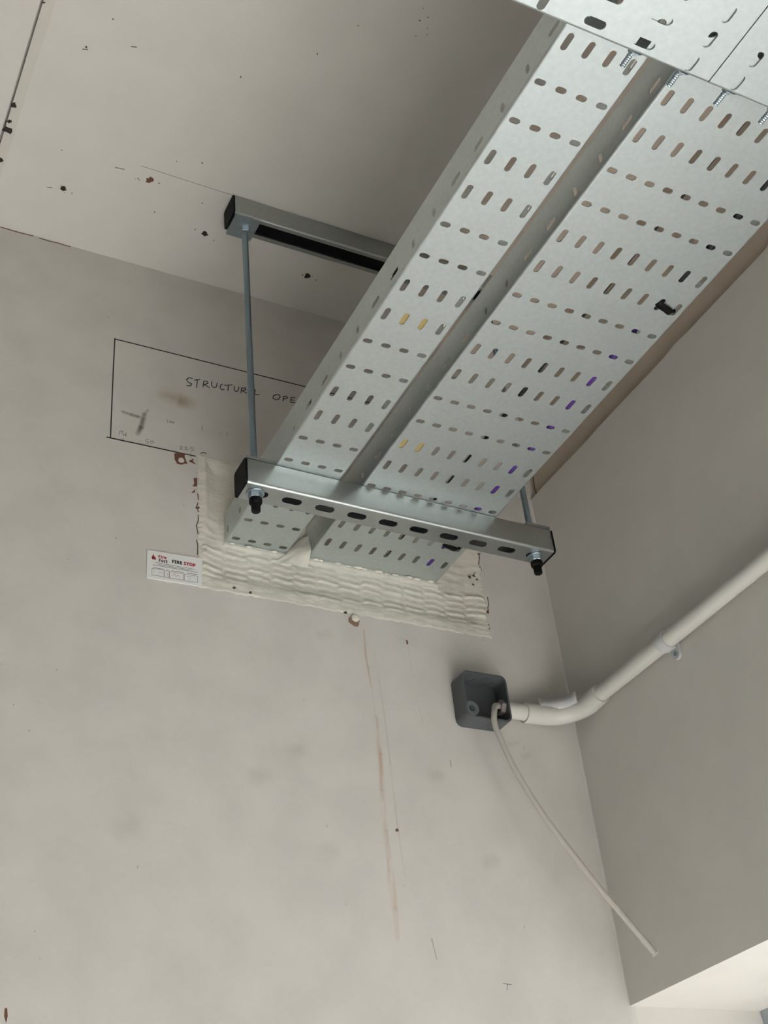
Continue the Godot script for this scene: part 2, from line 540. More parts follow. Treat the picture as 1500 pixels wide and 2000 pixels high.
func build_wall_marks() -> void:
	var wb := get_node("wall_back")
	org = wb.position
	var outline := [[[-160.0, 386.4], [61.5, 386.7], [178.0, 386.9], [300, 387.0]], [[-159.7, 387.4], [-160.0, 293.1], [-159.7, 187.0]], [[-165.1, 185.5], [-27.4, 186.0]]]
	for l in outline:
		var st := mb()
		ribbon(st, l, 1.9, 0.25, on_wall)
		obj("marker_line", st, M.marker, wb).set_meta("label", "black marker line of the opening outline")
	var letters := [[[-31.5, 342.6], [-37.0, 343.3], [-41.6, 338.1], [-38.9, 333.3], [-32.9, 331.4], [-34.8, 326.6], [-41.1, 325.0]], [[-28.2, 340.8], [-18.8, 345.2]], [[-23.3, 342.4], [-24.7, 326.3]], [[-12.2, 344.1], [-14.0, 330.6]], [[-12.2, 343.7], [-6.4, 344.8], [-5.3, 341.0], [-12.0, 336.4], [-2.9, 332.6]], [[1.1, 346.5], [0.5, 338.5], [4.3, 334.5], [8.8, 337.6], [10.6, 346.6]], [[19.3, 346.8], [15.9, 343.3], [15.0, 337.7], [18.2, 334.2], [22.2, 336.8]], [[22.4, 345.3], [36.6, 350.7]], [[29.7, 347.5], [28.3, 335.5]], [[39.9, 348.6], [39.2, 341.3], [41.9, 337.9], [45.6, 340.1], [47.9, 349.6]], [[52.4, 348.9], [51.0, 337.8]], [[52.4, 348.5], [58.7, 350.8], [59.7, 346.9], [53.1, 343.1], [61.0, 340.2]], [[63.5, 339.2], [67.9, 352.9], [71.5, 339.8]], [[65.1, 343.9], [70.2, 344.8]], [[76.2, 352.6], [74.7, 341.5], [83.1, 343.3]], [[113.9, 353.4], [108.5, 349.2], [107.0, 343.5], [111.3, 341.2], [117.2, 344.0], [120.2, 350.3], [118.9, 354.2], [113.9, 353.4]], [[126.5, 353.6], [124.8, 342.4]], [[125.8, 352.7], [132.4, 355.0], [133.4, 351.4], [126.1, 347.1]], [[147.2, 356.2], [140.0, 354.8], [138.6, 343.6], [146.6, 345.3]], [[139.5, 349.3], [145.4, 350.3]], [[151.9, 345.5], [153.7, 356.8], [159.7, 346.3], [161.8, 357.4]], [[168.6, 356.9], [167.1, 346.4]], [[173.4, 346.8], [175.2, 357.8], [181.1, 347.0], [183.0, 358.0]], [[197.2, 358.9], [192.2, 359.6], [188.1, 353.3], [190.2, 348.2], [195.7, 349.1], [196.6, 353.7], [193.2, 353.0]]]
	var st := mb()
	for l in letters:
		ribbon(st, l, 1.45, 0.25, on_wall)
	obj("handwriting", st, M.marker, wb).set_meta("label", "black handwriting reading STRUCTURAL OPENING")
	var pencil := [[[-146.7, 194.7], [-145.7, 202.9], [-140.7, 203.7], [-143.6, 197.8]], [[-141.1, 199.4], [-140.5, 194.9], [-138.1, 198.7], [-136.2, 194.5], [-136.7, 202.3]], [[-140.9, 191.0], [-140.6, 182.9]], [[-100.8, 198.3], [-105.6, 196.9], [-106.1, 193.6], [-101.2, 194.3], [-101.7, 191.0], [-106.2, 189.8]], [[-97.4, 197.3], [-98.9, 194.3], [-97.4, 192.2], [-93.3, 194.6], [-93.9, 197.6], [-97.4, 197.3]], [[-52.4, 197.2], [-50.2, 199.8], [-48.0, 198.4], [-52.5, 193.0], [-46.7, 193.9]], [[-44.8, 198.4], [-42.8, 201.2], [-40.6, 199.8], [-44.2, 194.4], [-38.6, 195.6]], [[-29.4, 203.0], [-35.2, 201.5], [-35.7, 198.8], [-29.9, 199.7], [-30.5, 196.3], [-35.2, 194.4]], [[-35.2, 190.3], [-34.7, 182.4]], [[-73.2, 246.1], [-71.5, 240.0]], [[-69.5, 243.9], [-67.9, 240.4], [-65.3, 243.1], [-67.9, 245.0]], [[-64.2, 244.1], [-63.7, 241.0], [-61.0, 243.0], [-63.7, 244.2]], [[-16.0, 249.9], [-16.1, 239.9]], [[25.1, 247.5], [25.0, 241.5]], [[13.4, 244.2], [13.9, 241.7]], [[392.7, -583.7], [405.2, -584.5]], [[398.9, -584.1], [396.8, -592.0]]]
	st = mb()
	for l in pencil:
		ribbon(st, l, 0.8, 0.15, on_wall)
	obj("pencil_notes", st, M.pencil, wb).set_meta("label", "faint pencil dimensions and ticks")
	var chips := [[[-61.0, 181.9], [-52.7, 186.4], [-44.6, 185.6], [-44.4, 179.1], [-40.2, 167.9], [-43.8, 167.7], [-49.1, 163.9], [-56.2, 163.7], [-60.4, 171.3]], [[-38.4, 173.4], [-30.3, 181.0], [-31.2, 175.3], [-26.5, 170.1]], [[-30.5, 142.8], [-25.0, 144.9], [-25.1, 128.9], [-31.8, 127.3], [-29.3, 133.7]], [[-34.2, 113.8], [-28.2, 123.1], [-28.8, 116.5]], [[-27.2, 88.5], [-20.5, 95.0], [-20.0, 84.6], [-21.9, 77.1], [-24.8, 84.8]], [[457.5, 109.9], [466.7, 113.4], [464.3, 107.7], [460.9, 108.4]], [[457.4, -4.3], [465.4, 6.3], [464.5, -3.7]], [[-248.4, -634.8], [-245.7, -634.2], [-244.5, -642.7], [-245.6, -649.6], [-248.3, -642.8]], [[254.6, -384.7], [258.8, -382.9], [259.9, -386.4], [255.8, -388.3]], [[305.9, -79.6], [308.5, -80.1], [308.7, -86.3], [306.0, -86.7]]]
	for c in chips:
		st = mb()
		patch(st, c, 0.4, on_wall)
		obj("paint_chip", st, M.brick, wb).set_meta("label", "brown brick showing where paint broke off")
	st = mb()
	patch(st, [[-53, 176], [-48, 177], [-45, 172], [-47, 168], [-53, 167], [-55, 171]], 0.8, on_wall)
	obj("paint_flake", st, M.seal, wb)
	var cracks := [[[462.7, 111.0], [463.7, 103.8], [459.8, 90.1], [463.4, 78.6]], [[466.8, 27.5], [466.6, 13.3], [463.3, 5.6]], [[459.1, -20.0], [461.1, -28.6], [459.1, -42.9], [455.3, -46.3]], [[-24.2, 115.3], [-22.5, 101.4], [-27.2, 88.5]], [[-23.5, 75.6], [-23.3, 67.5], [-26.6, 56.8], [-24.3, 42.2]], [[-26.3, 30.6], [-24.8, 20.5], [-25.0, 5.0]], [[-18.5, 194.1], [-14.2, 197.0], [-10.0, 196.1]]]
	for c in cracks:
		st = mb()
		ribbon(st, c, 1.5, 0.3, on_wall)
		obj("crack", st, M.dust, wb)
	# flaked line where wall and ceiling meet
	for c in [[[-352, 565.6], [-325, 564.8], [-300, 566]], [[-290, 565], [-270, 564.5], [-262, 565.5], [-240, 565]]]:
		st = mb()
		ribbon(st, c, 1.4, 0.4, on_wall)
		obj("crack", st, M.brick, wb)

func build_ceiling_marks() -> void:
	var ce := get_node("ceiling")
	org = ce.position
	for h in [[-281.0, -57.5, 5.0, "dark"], [-162.8, 8.6, 6.0, "brick"], [-46.1, -63.6, 5.0, "dark"], [147.6, -88.5, 5.0, "dark"]]:
		var st := mb()
		patch(st, blob(Vector2(h[0], h[1]), h[2]), 0.4, on_ceiling)
		obj("drill_hole", st, M[h[3]], ce)
		st = mb()
		for k in 4:
			patch(st, blob(Vector2(h[0] + rng.randf_range(-22, 22), h[1] + rng.randf_range(-8, 8)), rng.randf_range(0.6, 1.5), 6, 0.6), 0.3, on_ceiling)
		obj("chipped_specks", st, M.dust, ce)
	var st := mb()
	for p in [[-316.4, 199.9], [-254.9, 225.7], [-294.4, 257.0], [-381.9, 66.8], [-301.5, 14.5], [-135.8, 59.0], [-135.7, -49.4], [-71.6, -4.5], [99.9, 421.0], [115.7, 414.4], [105.9, 396.9], [22.9, 379.7], [-98.6, 71.0], [-12.1, 315.8], [-99.6, 237.7], [108, 430], [120, 405], [96, 440]]:
		patch(st, blob(Vector2(p[0], p[1]), rng.randf_range(0.7, 1.7), 7, 0.6), 0.3, on_ceiling)
	for p in [[-316, 196], [-255, 226], [-300, -62]]:
		ribbon(st, [[p[0] - 4, p[1] - 1], [p[0] + 3, p[1] + 1]], 1.2, 0.3, on_ceiling)
	obj("scratches", st, M.dust, ce)
	st = mb()
	ribbon(st, [[-182.9, 30.4], [-31.2, 28.6]], 0.7, 0.2, on_ceiling)
	ribbon(st, [[-218.7, 12.7], [-205.0, 14.6]], 1.6, 0.2, on_ceiling)
	obj("pencil_line", st, M.pencil, ce)
	# broken paper edge along the open joint
	for b in [[-386, 68, 5.0], [-385, 20, 6.5], [-386, 36, 3.5], [-384, -38, 6.0], [-387, 245, 2.0]]:
		st = mb()
		patch(st, blob(Vector2(b[0], b[1]), b[2], 9, 0.5), 0.45, on_ceiling)
		obj("broken_edge", st, M.dark, ce)

# ---------------------------------------------------------------- cable trays

const TRAY_Y := 41.0
const SHEET := 1.3

func build_tray(called: String, label: String, x0: float, cols: int, row0: float, long_rows: Array, last: int) -> void:
	var w := cols * 25.0
	var x1 := x0 + w
	var z_far := -186.0
	var first := -5
	var z_near := row0 - 50.0 * first + 25.0
	var t := thing(called, label, "cable tray", W(x0 + w / 2, TRAY_Y, 300), "cable trays running into the wall")
	var base := mb()
	var at := func(u, v, s): return P(u, TRAY_Y + s * SHEET, v)
	var sides := []
	for side in 2:
		sides.append(mb())
	var bend := 3.0
	for i in range(first, last + 1):
		var zc := row0 - 50.0 * i
		var long: bool = posmod(i, 4) in long_rows
		var za := zc - 25.0 if i < last else z_far
		var zb := zc + 25.0
		for j in cols:
			var c := x0 + 12.5 + 25.0 * j
			var ua := maxf(c - 12.5, x0 + bend)
			var ub := minf(c + 12.5, x1 - bend)
			cell(base, at, ua, za, ub, zb, Vector4(c, zc, 3.6, 10.0) if long else Vector4(c, zc, 6.3, 3.6))
		for side in 2:
			var xs := x0 if side == 0 else x1
			var inw := 1.0 if side == 0 else -1.0
			var up := func(u, v, s): return P(xs + inw * s * SHEET, u, v)
			cell(sides[side], up, TRAY_Y + bend, za, TRAY_Y + 50.0, zb, Vector4(56, zc, 3.4, 10.0) if long else Vector4(56, zc, 6.0, 3.4))
			sides[side].set_smooth_group(2)
			for k in 4:
				var a := PI / 2 * k / 4.0
				var b := PI / 2 * (k + 1) / 4.0
				var pa := Vector2(xs + inw * bend * (1 - cos(a)), TRAY_Y + bend * (1 - sin(a)))
				var pb := Vector2(xs + inw * bend * (1 - cos(b)), TRAY_Y + bend * (1 - sin(b)))
				quad(sides[side], P(pa.x, pa.y, za), P(pb.x, pb.y, za), P(pb.x, pb.y, zb), P(pa.x, pa.y, zb))
			sides[side].set_smooth_group(-1)
			quad(sides[side], P(xs, TRAY_Y + 50, za), P(xs + inw * SHEET, TRAY_Y + 50, za), P(xs + inw * SHEET, TRAY_Y + 50, zb), P(xs, TRAY_Y + 50, zb))
	obj("base", base, M.galv, t)
	for s in sides:
		obj("side_flange", s, M.galv, t)

const CROSS_Y := -10.0
const CROSS_Z := 781.0

func build_cross_trays() -> void:
	for piece in 2:
		var c0 := -4 if piece == 0 else 3
		var c1 := 2 if piece == 0 else 9
		var label := "bright galvanised cross tray under the tray run, left of the joint line" if piece == 0 else "bright galvanised cross tray under the tray run, right of the joint line"
		var xa := 17.7 + 56.0 * c0 - 28.0 + (0.6 if piece == 1 else -4.0)
		var xb := 17.7 + 56.0 * c1 + 28.0 - (0.6 if piece == 0 else 26.0)
		var t := thing("cross_tray", label, "cable tray", W((xa + xb) / 2, CROSS_Y, 930), "cross trays in the foreground")
		var st := mb()
		var at := func(u, v, s): return P(u, CROSS_Y + s * 1.5, v)
		for j in range(c0, c1 + 1):
			var c := 17.7 + 56.0 * j
			var ua := maxf(c - 28.0, xa)
			var ub := minf(c + 28.0, xb)
			for r in 10:
				var zc := 793.0 + 28.0 * r
				var va := CROSS_Z + 3.0 if r == 0 else zc - 14.0
				var along: bool = posmod(j, 4) in [0, 1]
				cell(st, at, ua, va, ub, zc + 14.0 if r < 9 else 1081.0, Vector4(c, zc, 11.5, 4.6) if along else Vector4(c, zc, 4.4, 9.0))
		obj("base", st, M.galv, t)
		for side in 2:
			st = mb()
			var zs := CROSS_Z if side == 0 else 1084.0
			var inw := 1.0 if side == 0 else -1.0
			var up := func(u, v, s): return P(u, v, zs + inw * s * 1.5)
			for j in range(c0, c1 + 1):
				var c := 17.7 + 56.0 * j
				cell(st, up, maxf(c - 28.0, xa), CROSS_Y + 3.0, minf(c + 28.0, xb), 40.4, Vector4(c, 22.0, 9.0, 3.5))
			st.set_smooth_group(2)
			for k in 4:
				var a := PI / 2 * k / 4.0
				var b := PI / 2 * (k + 1) / 4.0
				quad(st, P(xa, CROSS_Y + 3 * (1 - sin(a)), zs + inw * 3 * (1 - cos(a))), P(xb, CROSS_Y + 3 * (1 - sin(a)), zs + inw * 3 * (1 - cos(a))), P(xb, CROSS_Y + 3 * (1 - sin(b)), zs + inw * 3 * (1 - cos(b))), P(xa, CROSS_Y + 3 * (1 - sin(b)), zs + inw * 3 * (1 - cos(b))))
			obj("side_flange", st, M.galv, t)
	# coupler plates lying over the joint, seen through the slots
	var holes := {0: Vector4(83, 792, 0.01, 0.01), 1: Vector4(129, 805, 0.01, 0.01)}
	for r in 2:
		var t := thing("coupler_plate", "galvanised coupler strip inside the cross tray, %s the joint bolts" % ["seen through the slots nearest", "second row of slots from"][r], "coupler plate", W(140, CROSS_Y + 2, 800 + 30 * r), "coupler plates of the cross tray")
		var st := mb()
		var at := func(u, v, s): return P(u, CROSS_Y + 2.2 + s * 1.5, v)
		var za := 784.0 if r == 0 else 812.0
		var zb := 811.0 if r == 0 else 860.0
		if r == 0:
			cell(st, at, 55, za, 67, zb)
			cell(st, at, 80, za, 260, zb)
		else:
			cell(st, at, 55, za, 100, 834, Vector4(77, 816.5, 4.5, 4.0))
			cell(st, at, 100, za, 157, 838, Vector4(128, 829, 6.0, 7.5))
			cell(st, at, 157, za, 214, 838, Vector4(190, 829, 6.0, 7.0))
			cell(st, at, 214, za, 260, 838)
			cell(st, at, 100, 838, 260, zb)
		obj("plate", st, M.galv, t)
	var marks := ["under the narrow tray", "at the left edge of the wide tray", "third from the left", "nearest the right edge of the picture"]
	var xs := [74.0, 130.0, 188.0, 246.0]
	for i in 4:
		var t := thing("roofing_bolt", "short zinc bolt on the cross tray side, %s" % marks[i], "bolt", W(xs[i], 0, CROSS_Z), "joint bolts of the cross tray")
		var st := mb()
		var prof := [[0.0, 22.0], [2.6, 22.0]]
		for k in 18:
			prof.append([3.0 if k % 2 == 0 else 2.5, 21.5 - k * 1.2])
		lathe(st, Vector3(xs[i], 0, CROSS_Z), Vector3(0, 0, -1), prof, 14)
		obj("shaft", st, M.zinc, t)
		st = mb()
		lathe(st, Vector3(xs[i], 0, CROSS_Z), Vector3(0, 0, -1), [[0.0, 5.6], [4.6, 5.6], [5.4, 5.0], [5.4, 1.2]], 6)
		obj("nut", st, M.zinc, t)
		st = mb()
		lathe(st, Vector3(xs[i], 0, CROSS_Z), Vector3(0, 0, -1), [[3.2, 1.2], [9.3, 1.2], [9.6, 0.8], [9.6, 0.1], [3.2, 0.1]], 24)
		obj("washer", st, M.zinc, t)

# ---------------------------------------------------------------- channels and rods

func skew(x: float) -> float:
	return 3.8 - 0.021 * (x - 50.0)

# slotted channel, open side up; closed (slotted) side down
func channel(st: SurfaceTool, x0: float, x1: float, y0: float, flip: bool, zc: Callable, slots: bool) -> void:
	var yy := func(y): return y0 + (41.0 - y if flip else y)
	var th := 2.0
	# web
	var at := func(u, v, s): return P(u, yy.call(s * th), v + zc.call(u))
	if slots:
		var u := x0
		for i in range(-1, 11):
			var c := 50.0 * i
			var ua := maxf(c - 25.0, x0)
			var ub := minf(c + 25.0, x1)
			if ub <= ua:
				continue
			if c - 14.5 > x0 + 2 and c + 14.5 < x1 - 2:
				cell(st, at, ua, -16.5, ub, 16.5, Vector4(c, 0, 14.5, 6.6))
			else:
				cell(st, at, ua, -16.5, ub, 16.5)
	else:
		cell(st, at, x0, -16.5, x1, 16.5)
	# corners, sides, lips
	for s in [-1.0, 1.0]:
		for inner in [0.0, 1.0]:
			var r: float = 4.0 - inner * th
			var prof := []
			for k in 7:
				var a := PI / 2 * k / 6.0
				prof.append(Vector2(16.5 + r * sin(a), 4.0 - r * cos(a)))
			var o: float = 20.5 - inner * th
			prof.append(Vector2(o, 38.0 - inner * 0.5))
			for k in range(1, 5):
				var a := PI / 2 * k / 4.0
				var r2: float = 3.0 - inner * 1.5
				prof.append(Vector2(o - r2 * (1 - cos(a)), 38.0 - inner * 0.5 + r2 * sin(a)))
			prof.append(Vector2(11.5 + inner * 1.2, 41.0 - inner * th))
			prof.append(Vector2(11.0 + inner * 1.6, 33.0))
			st.set_smooth_group(3)
			for k in prof.size() - 1:
				if k >= prof.size() - 3:
					st.set_smooth_group(-1)
				var a: Vector2 = prof[k]
				var b: Vector2 = prof[k + 1]
				quad(st, P(x0, yy.call(a.y), s * a.x + zc.call(x0)), P(x1, yy.call(a.y), s * a.x + zc.call(x1)), P(x1, yy.call(b.y), s * b.x + zc.call(x1)), P(x0, yy.call(b.y), s * b.x + zc.call(x0)))

func cap(st: SurfaceTool, x0: float, x1: float, y0: float, y1: float, z0: float, z1: float, ch := 3.0) -> void:
	var ring := [[y0 + ch, z0], [y0, z0 + ch], [y0, z1 - ch], [y0 + ch, z1], [y1 - ch, z1], [y1, z1 - ch], [y1, z0 + ch], [y1 - ch, z0]]
	for k in 8:
		var a = ring[k]
		var b = ring[(k + 1) % 8]
		quad(st, P(x0, a[0], a[1]), P(x0, b[0], b[1]), P(x1, b[0], b[1]), P(x1, a[0], a[1]))
	for x in [x0, x1]:
		for k in range(1, 7):
			tri(st, P(x, ring[0][0], ring[0][1]), P(x, ring[k][0], ring[k][1]), P(x, ring[k + 1][0], ring[k + 1][1]))

func build_lower_channel() -> void:
	var t := thing("slotted_channel", "galvanised slotted channel carrying both trays, slots facing down, black end caps", "channel", W(225, 0, 0), "support channels")
	var st := mb()
	channel(st, -23.0, 473.0, 0.0, false, skew, true)
	obj("channel", st, M.channel, t)
	for x in [[-26.0, -22.9, -25], [472.9, 476.0, 475]]:
		st = mb()
		var z := skew(x[2])
		cap(st, x[0], x[1], -0.6, 41.4, z - 21.0, z + 21.0)
		obj("end_cap", st, M.black_plastic, t).set_meta("label", "black plastic end cap")

func build_upper_channel() -> void:
	var t := thing("slotted_channel", "plain galvanised channel fixed to the ceiling, open side down", "channel", W(225, CEIL, 11), "support channels")
	var st := mb()
	var z := 11.0
	channel(st, -30.0, 478.0, CEIL - 41.2, true, func(_x): return z, false)
	obj("channel", st, M.channel, t)
	st = mb()
	box(st, -29.8, CEIL - 38.0, z - 13.5, 477.8, CEIL - 36.0, z + 13.5)  # black strip added inside the slot to keep it dark
	obj("black_slot_strip", st, M.black_plastic, t).set_meta("label", "black strip set in the channel slot to darken it")
	for x in [[-33.0, -29.9], [477.9, 481.0]]:
		st = mb()
		cap(st, x[0], x[1], CEIL - 41.6, CEIL - 0.4, z - 20.9, z + 20.9)
		obj("end_cap", st, M.black_plastic, t).set_meta("label", "black plastic end cap")

func build_rods() -> void:
	var places := [[-4.4, 5.2, "left threaded rod hanging clear of the trays, black cap on its end"], [451.0, -4.6, "right threaded rod half hidden behind the wide tray, black cap on its end"]]
	for p in places:
		var x: float = p[0]
		var z: float = p[1]
		var t := thing("threaded_rod", p[2], "threaded rod", W(x, 0, z), "hanger rods")
		var st := mb()
		var prof := [[0.0, -22.0]]
		var y := -22.0
		while y < 545.0:
			prof.append([4.9, y])
			prof.append([4.35, y + 1.25])
			y += 2.5
		lathe(st, Vector3(x, 0, z), Vector3.UP, prof, 14)
		obj("shaft", st, M.rod, t)
		st = mb()
		lathe(st, Vector3(x, 0, z), Vector3.UP, [[5.0, -0.2], [12.2, -0.2], [12.5, -0.6], [12.5, -2.0], [12.1, -2.4], [5.0, -2.4]], 28)
		obj("washer", st, M.zinc, t)
		st = mb()
		lathe(st, Vector3(x, 0, z), Vector3.UP, [[5.0, -2.5], [9.6, -2.5], [9.8, -3.2], [9.8, -9.6], [9.0, -10.4], [5.0, -10.4]], 6, 0.3)
		obj("nut", st, M.zinc, t)
		st = mb()
		lathe(st, Vector3(x, 0, z), Vector3.UP, [[4.0, -10.5], [8.8, -10.6], [9.2, -11.6], [9.0, -17.0], [8.2, -18.4], [6.6, -19.2], [6.3, -30.2], [5.6, -31.4], [0.0, -31.6]], 22)
		obj("cap", st, M.black_rubber, t).set_meta("label", "black rubber cap")
		# square plate washers above the lower channel and under the ceiling channel
		st = mb()
		var s := skew(x)
		box(st, x - 20, 41.1, s - 20.5, x + 22, 45.6, s + 20.5)
		obj("square_washer", st, M.channel, t)
		st = mb()
		lathe(st, Vector3(x, 45.6, z), Vector3.UP, [[5.0, 0.0], [9.6, 0.0], [9.6, 7.5], [8.8, 8.2], [5.0, 8.2]], 6, 0.1)
		obj("nut", st, M.zinc, t)
		st = mb()
		var zt := 9.0
		box(st, x - 25, CEIL - 46.0, zt - 22, x + 17, CEIL - 41.9, zt + 22)
		obj("square_washer", st, M.zinc, t)
		st = mb()
		lathe(st, Vector3(x, CEIL - 46.0, z), Vector3.UP, [[5.0, 0.0], [9.8, 0.0], [9.8, -7.0], [8.8, -8.0], [5.0, -8.0]], 6, 0.5)
		obj("nut", st, M.zinc, t)

# ---------------------------------------------------------------- cables lying in the trays

func smooth_path(pts: Array, step := 6) -> Array:
	var c := Curve3D.new()
	for i in pts.size():
		var a: Vector3 = pts[maxi(i - 1, 0)]
		var b: Vector3 = pts[mini(i + 1, pts.size() - 1)]
		var tan := (b - a) / 6.0
		c.add_point(pts[i], -tan, tan)
	var out := []
	for i in pts.size() - 1:
		for k in step:
			out.append(c.sample(i, float(k) / step))
	out.append(pts[pts.size() - 1])
	return out

func build_cables() -> void:
	var defs := [
		["purple cable lying along the right side of the wide tray, up to the wall", "purple", 6.0, [[344.5, 48.6, -178], [344, 48.6, 0], [345, 48.6, 200], [344.5, 48.6, 370], [345, 55, 420], [345, 62, 480], [345, 61.8, 600], [344.5, 61.8, 760], [345, 61.8, 990]]],
		["black cable lying along the right side of the wide tray, in the foreground", "black_cable", 6.4, [[345, 49, 436], [345, 49, 480], [344.5, 49, 600], [345, 49, 760], [344.5, 49, 990]]],
		["thin black cable along the middle slots of the wide tray", "black_cable", 3.2, [[274, 45.7, -178], [272, 45.7, 100], [270, 45.7, 240], [266, 45.7, 300], [263.5, 45.7, 400], [262.5, 45.7, 600], [262.5, 45.7, 990]]],
	]
	for d in defs:
		var pts := []
		for p in d[3]:
			pts.append(Vector3(p[0], p[1], p[2]))
		var t := thing("cable", d[0], "cable", W(pts[0].x, pts[0].y, pts[0].z), "cables in the wide tray")
		var st := mb()
		sweep(st, smooth_path(pts), circle(d[2], 12), Vector3.UP)
		obj("sheath", st, M[d[1]], t)
	var ties := [[475.0, "black cable tie looped under the wide tray, in mid run"], [-74.0, "black cable tie looped under the wide tray, close to the wall"]]
	for k in ties:
		var z: float = k[0]
		var t := thing("cable_tie", k[1], "cable tie", W(350, 39, z), "cable ties on the wide tray")
		var st := mb()
		var a := [Vector3(337, 53, z + 4), Vector3(335, 47, z + 4), Vector3(336.5, 40.8, z + 3), Vector3(341, 39.2, z + 1), Vector3(350, 38.6, z - 1), Vector3(358, 39.2, z - 4), Vector3(363, 41, z - 5), Vector3(363.5, 47, z - 5), Vector3(358, 53, z - 4), Vector3(346, 57.5, z), Vector3(337, 53, z + 4)]
		sweep(st, smooth_path(a, 4), [Vector2(-4.8, -0.7), Vector2(4.8, -0.7), Vector2(4.8, 0.7), Vector2(-4.8, 0.7)], Vector3(0.1, 1, 0.05))
		obj("strap", st, M.black_rubber, t)
	var tags := [[70.0, 340.5, "yellow-brown packing strip lying in the narrow tray"], [178.0, 125.5, "yellow-brown packing strip lying in the wide tray"]]
	for k in tags:
		var t := thing("packing_strip", k[2], "packing strip", W(k[0], TRAY_Y + SHEET, k[1]), "packing strips in the trays")
		var st := mb()
		cap(st, k[0] - 19, k[0] + 19, TRAY_Y + SHEET + 0.1, TRAY_Y + SHEET + 6, k[1] - 13, k[1] + 13, 1.0)
		obj("strip", st, M.yellow, t)

# ---------------------------------------------------------------- fire seal

func ridge(x: float, y: float, n: FastNoiseLite) -> float:
	# depth of the sealant against the wall face, mm: trowelled ridges in short courses below the trays, smooth above
	var edge := minf(minf(x + 22.0, 460.0 - x), minf(y + 50.0, 191.0 - y))
	var sink := smoothstep(8.0, 30.0, edge)
	if y < 0.0:
		sink *= smoothstep(-46.0, -8.0, y)
	var h := 0.8 - 6.5 * sink
	h += 1.1 * n.get_noise_2d(x * 1.2, y * 3.0)
	var col := (x + 20.0 + 2.5 * n.get_noise_2d(y * 2.0, 400.0)) / 37.0
	var cf := col - floorf(col)
	var ci := floorf(col)
	var gap := smoothstep(0.0, 0.14, cf) * smoothstep(1.0, 0.86, cf)
	var row := (y + 60.0 + 3.5 * sin(ci * 2.4) + 0.05 * x + 2.5 * n.get_noise_2d(x * 2.0, ci * 50.0)) / 11.2
	var rf := row - floorf(row)
	var zone := smoothstep(-36.0, -24.0, y + 3.0 * sin(ci * 1.7)) * smoothstep(34.0, 22.0, y + 4.0 * sin(ci * 3.1))
	zone *= 0.65 + 0.35 * sin(ci * 5.3 + floorf(row) * 2.1)
	h += zone * gap * 4.0 * pow(1.0 - rf, 1.5) * smoothstep(0.0, 0.22, rf)
	# bead pressed under the tray bottoms
	var under := 1.0 if (x > 17 and x < 122) or (x > 150 and x < 380) else 0.0
	h += under * 3.0 * exp(-pow((y - 36.0) / 4.5, 2.0)) * (0.7 + 0.5 * sin(x * 0.33) * n.get_noise_2d(x * 4.0, 9.0))
	# bead down the left edge
	h += 2.2 * exp(-pow((x + 12.0) / 3.6, 2.0)) * smoothstep(40.0, 100.0, y)
	return h

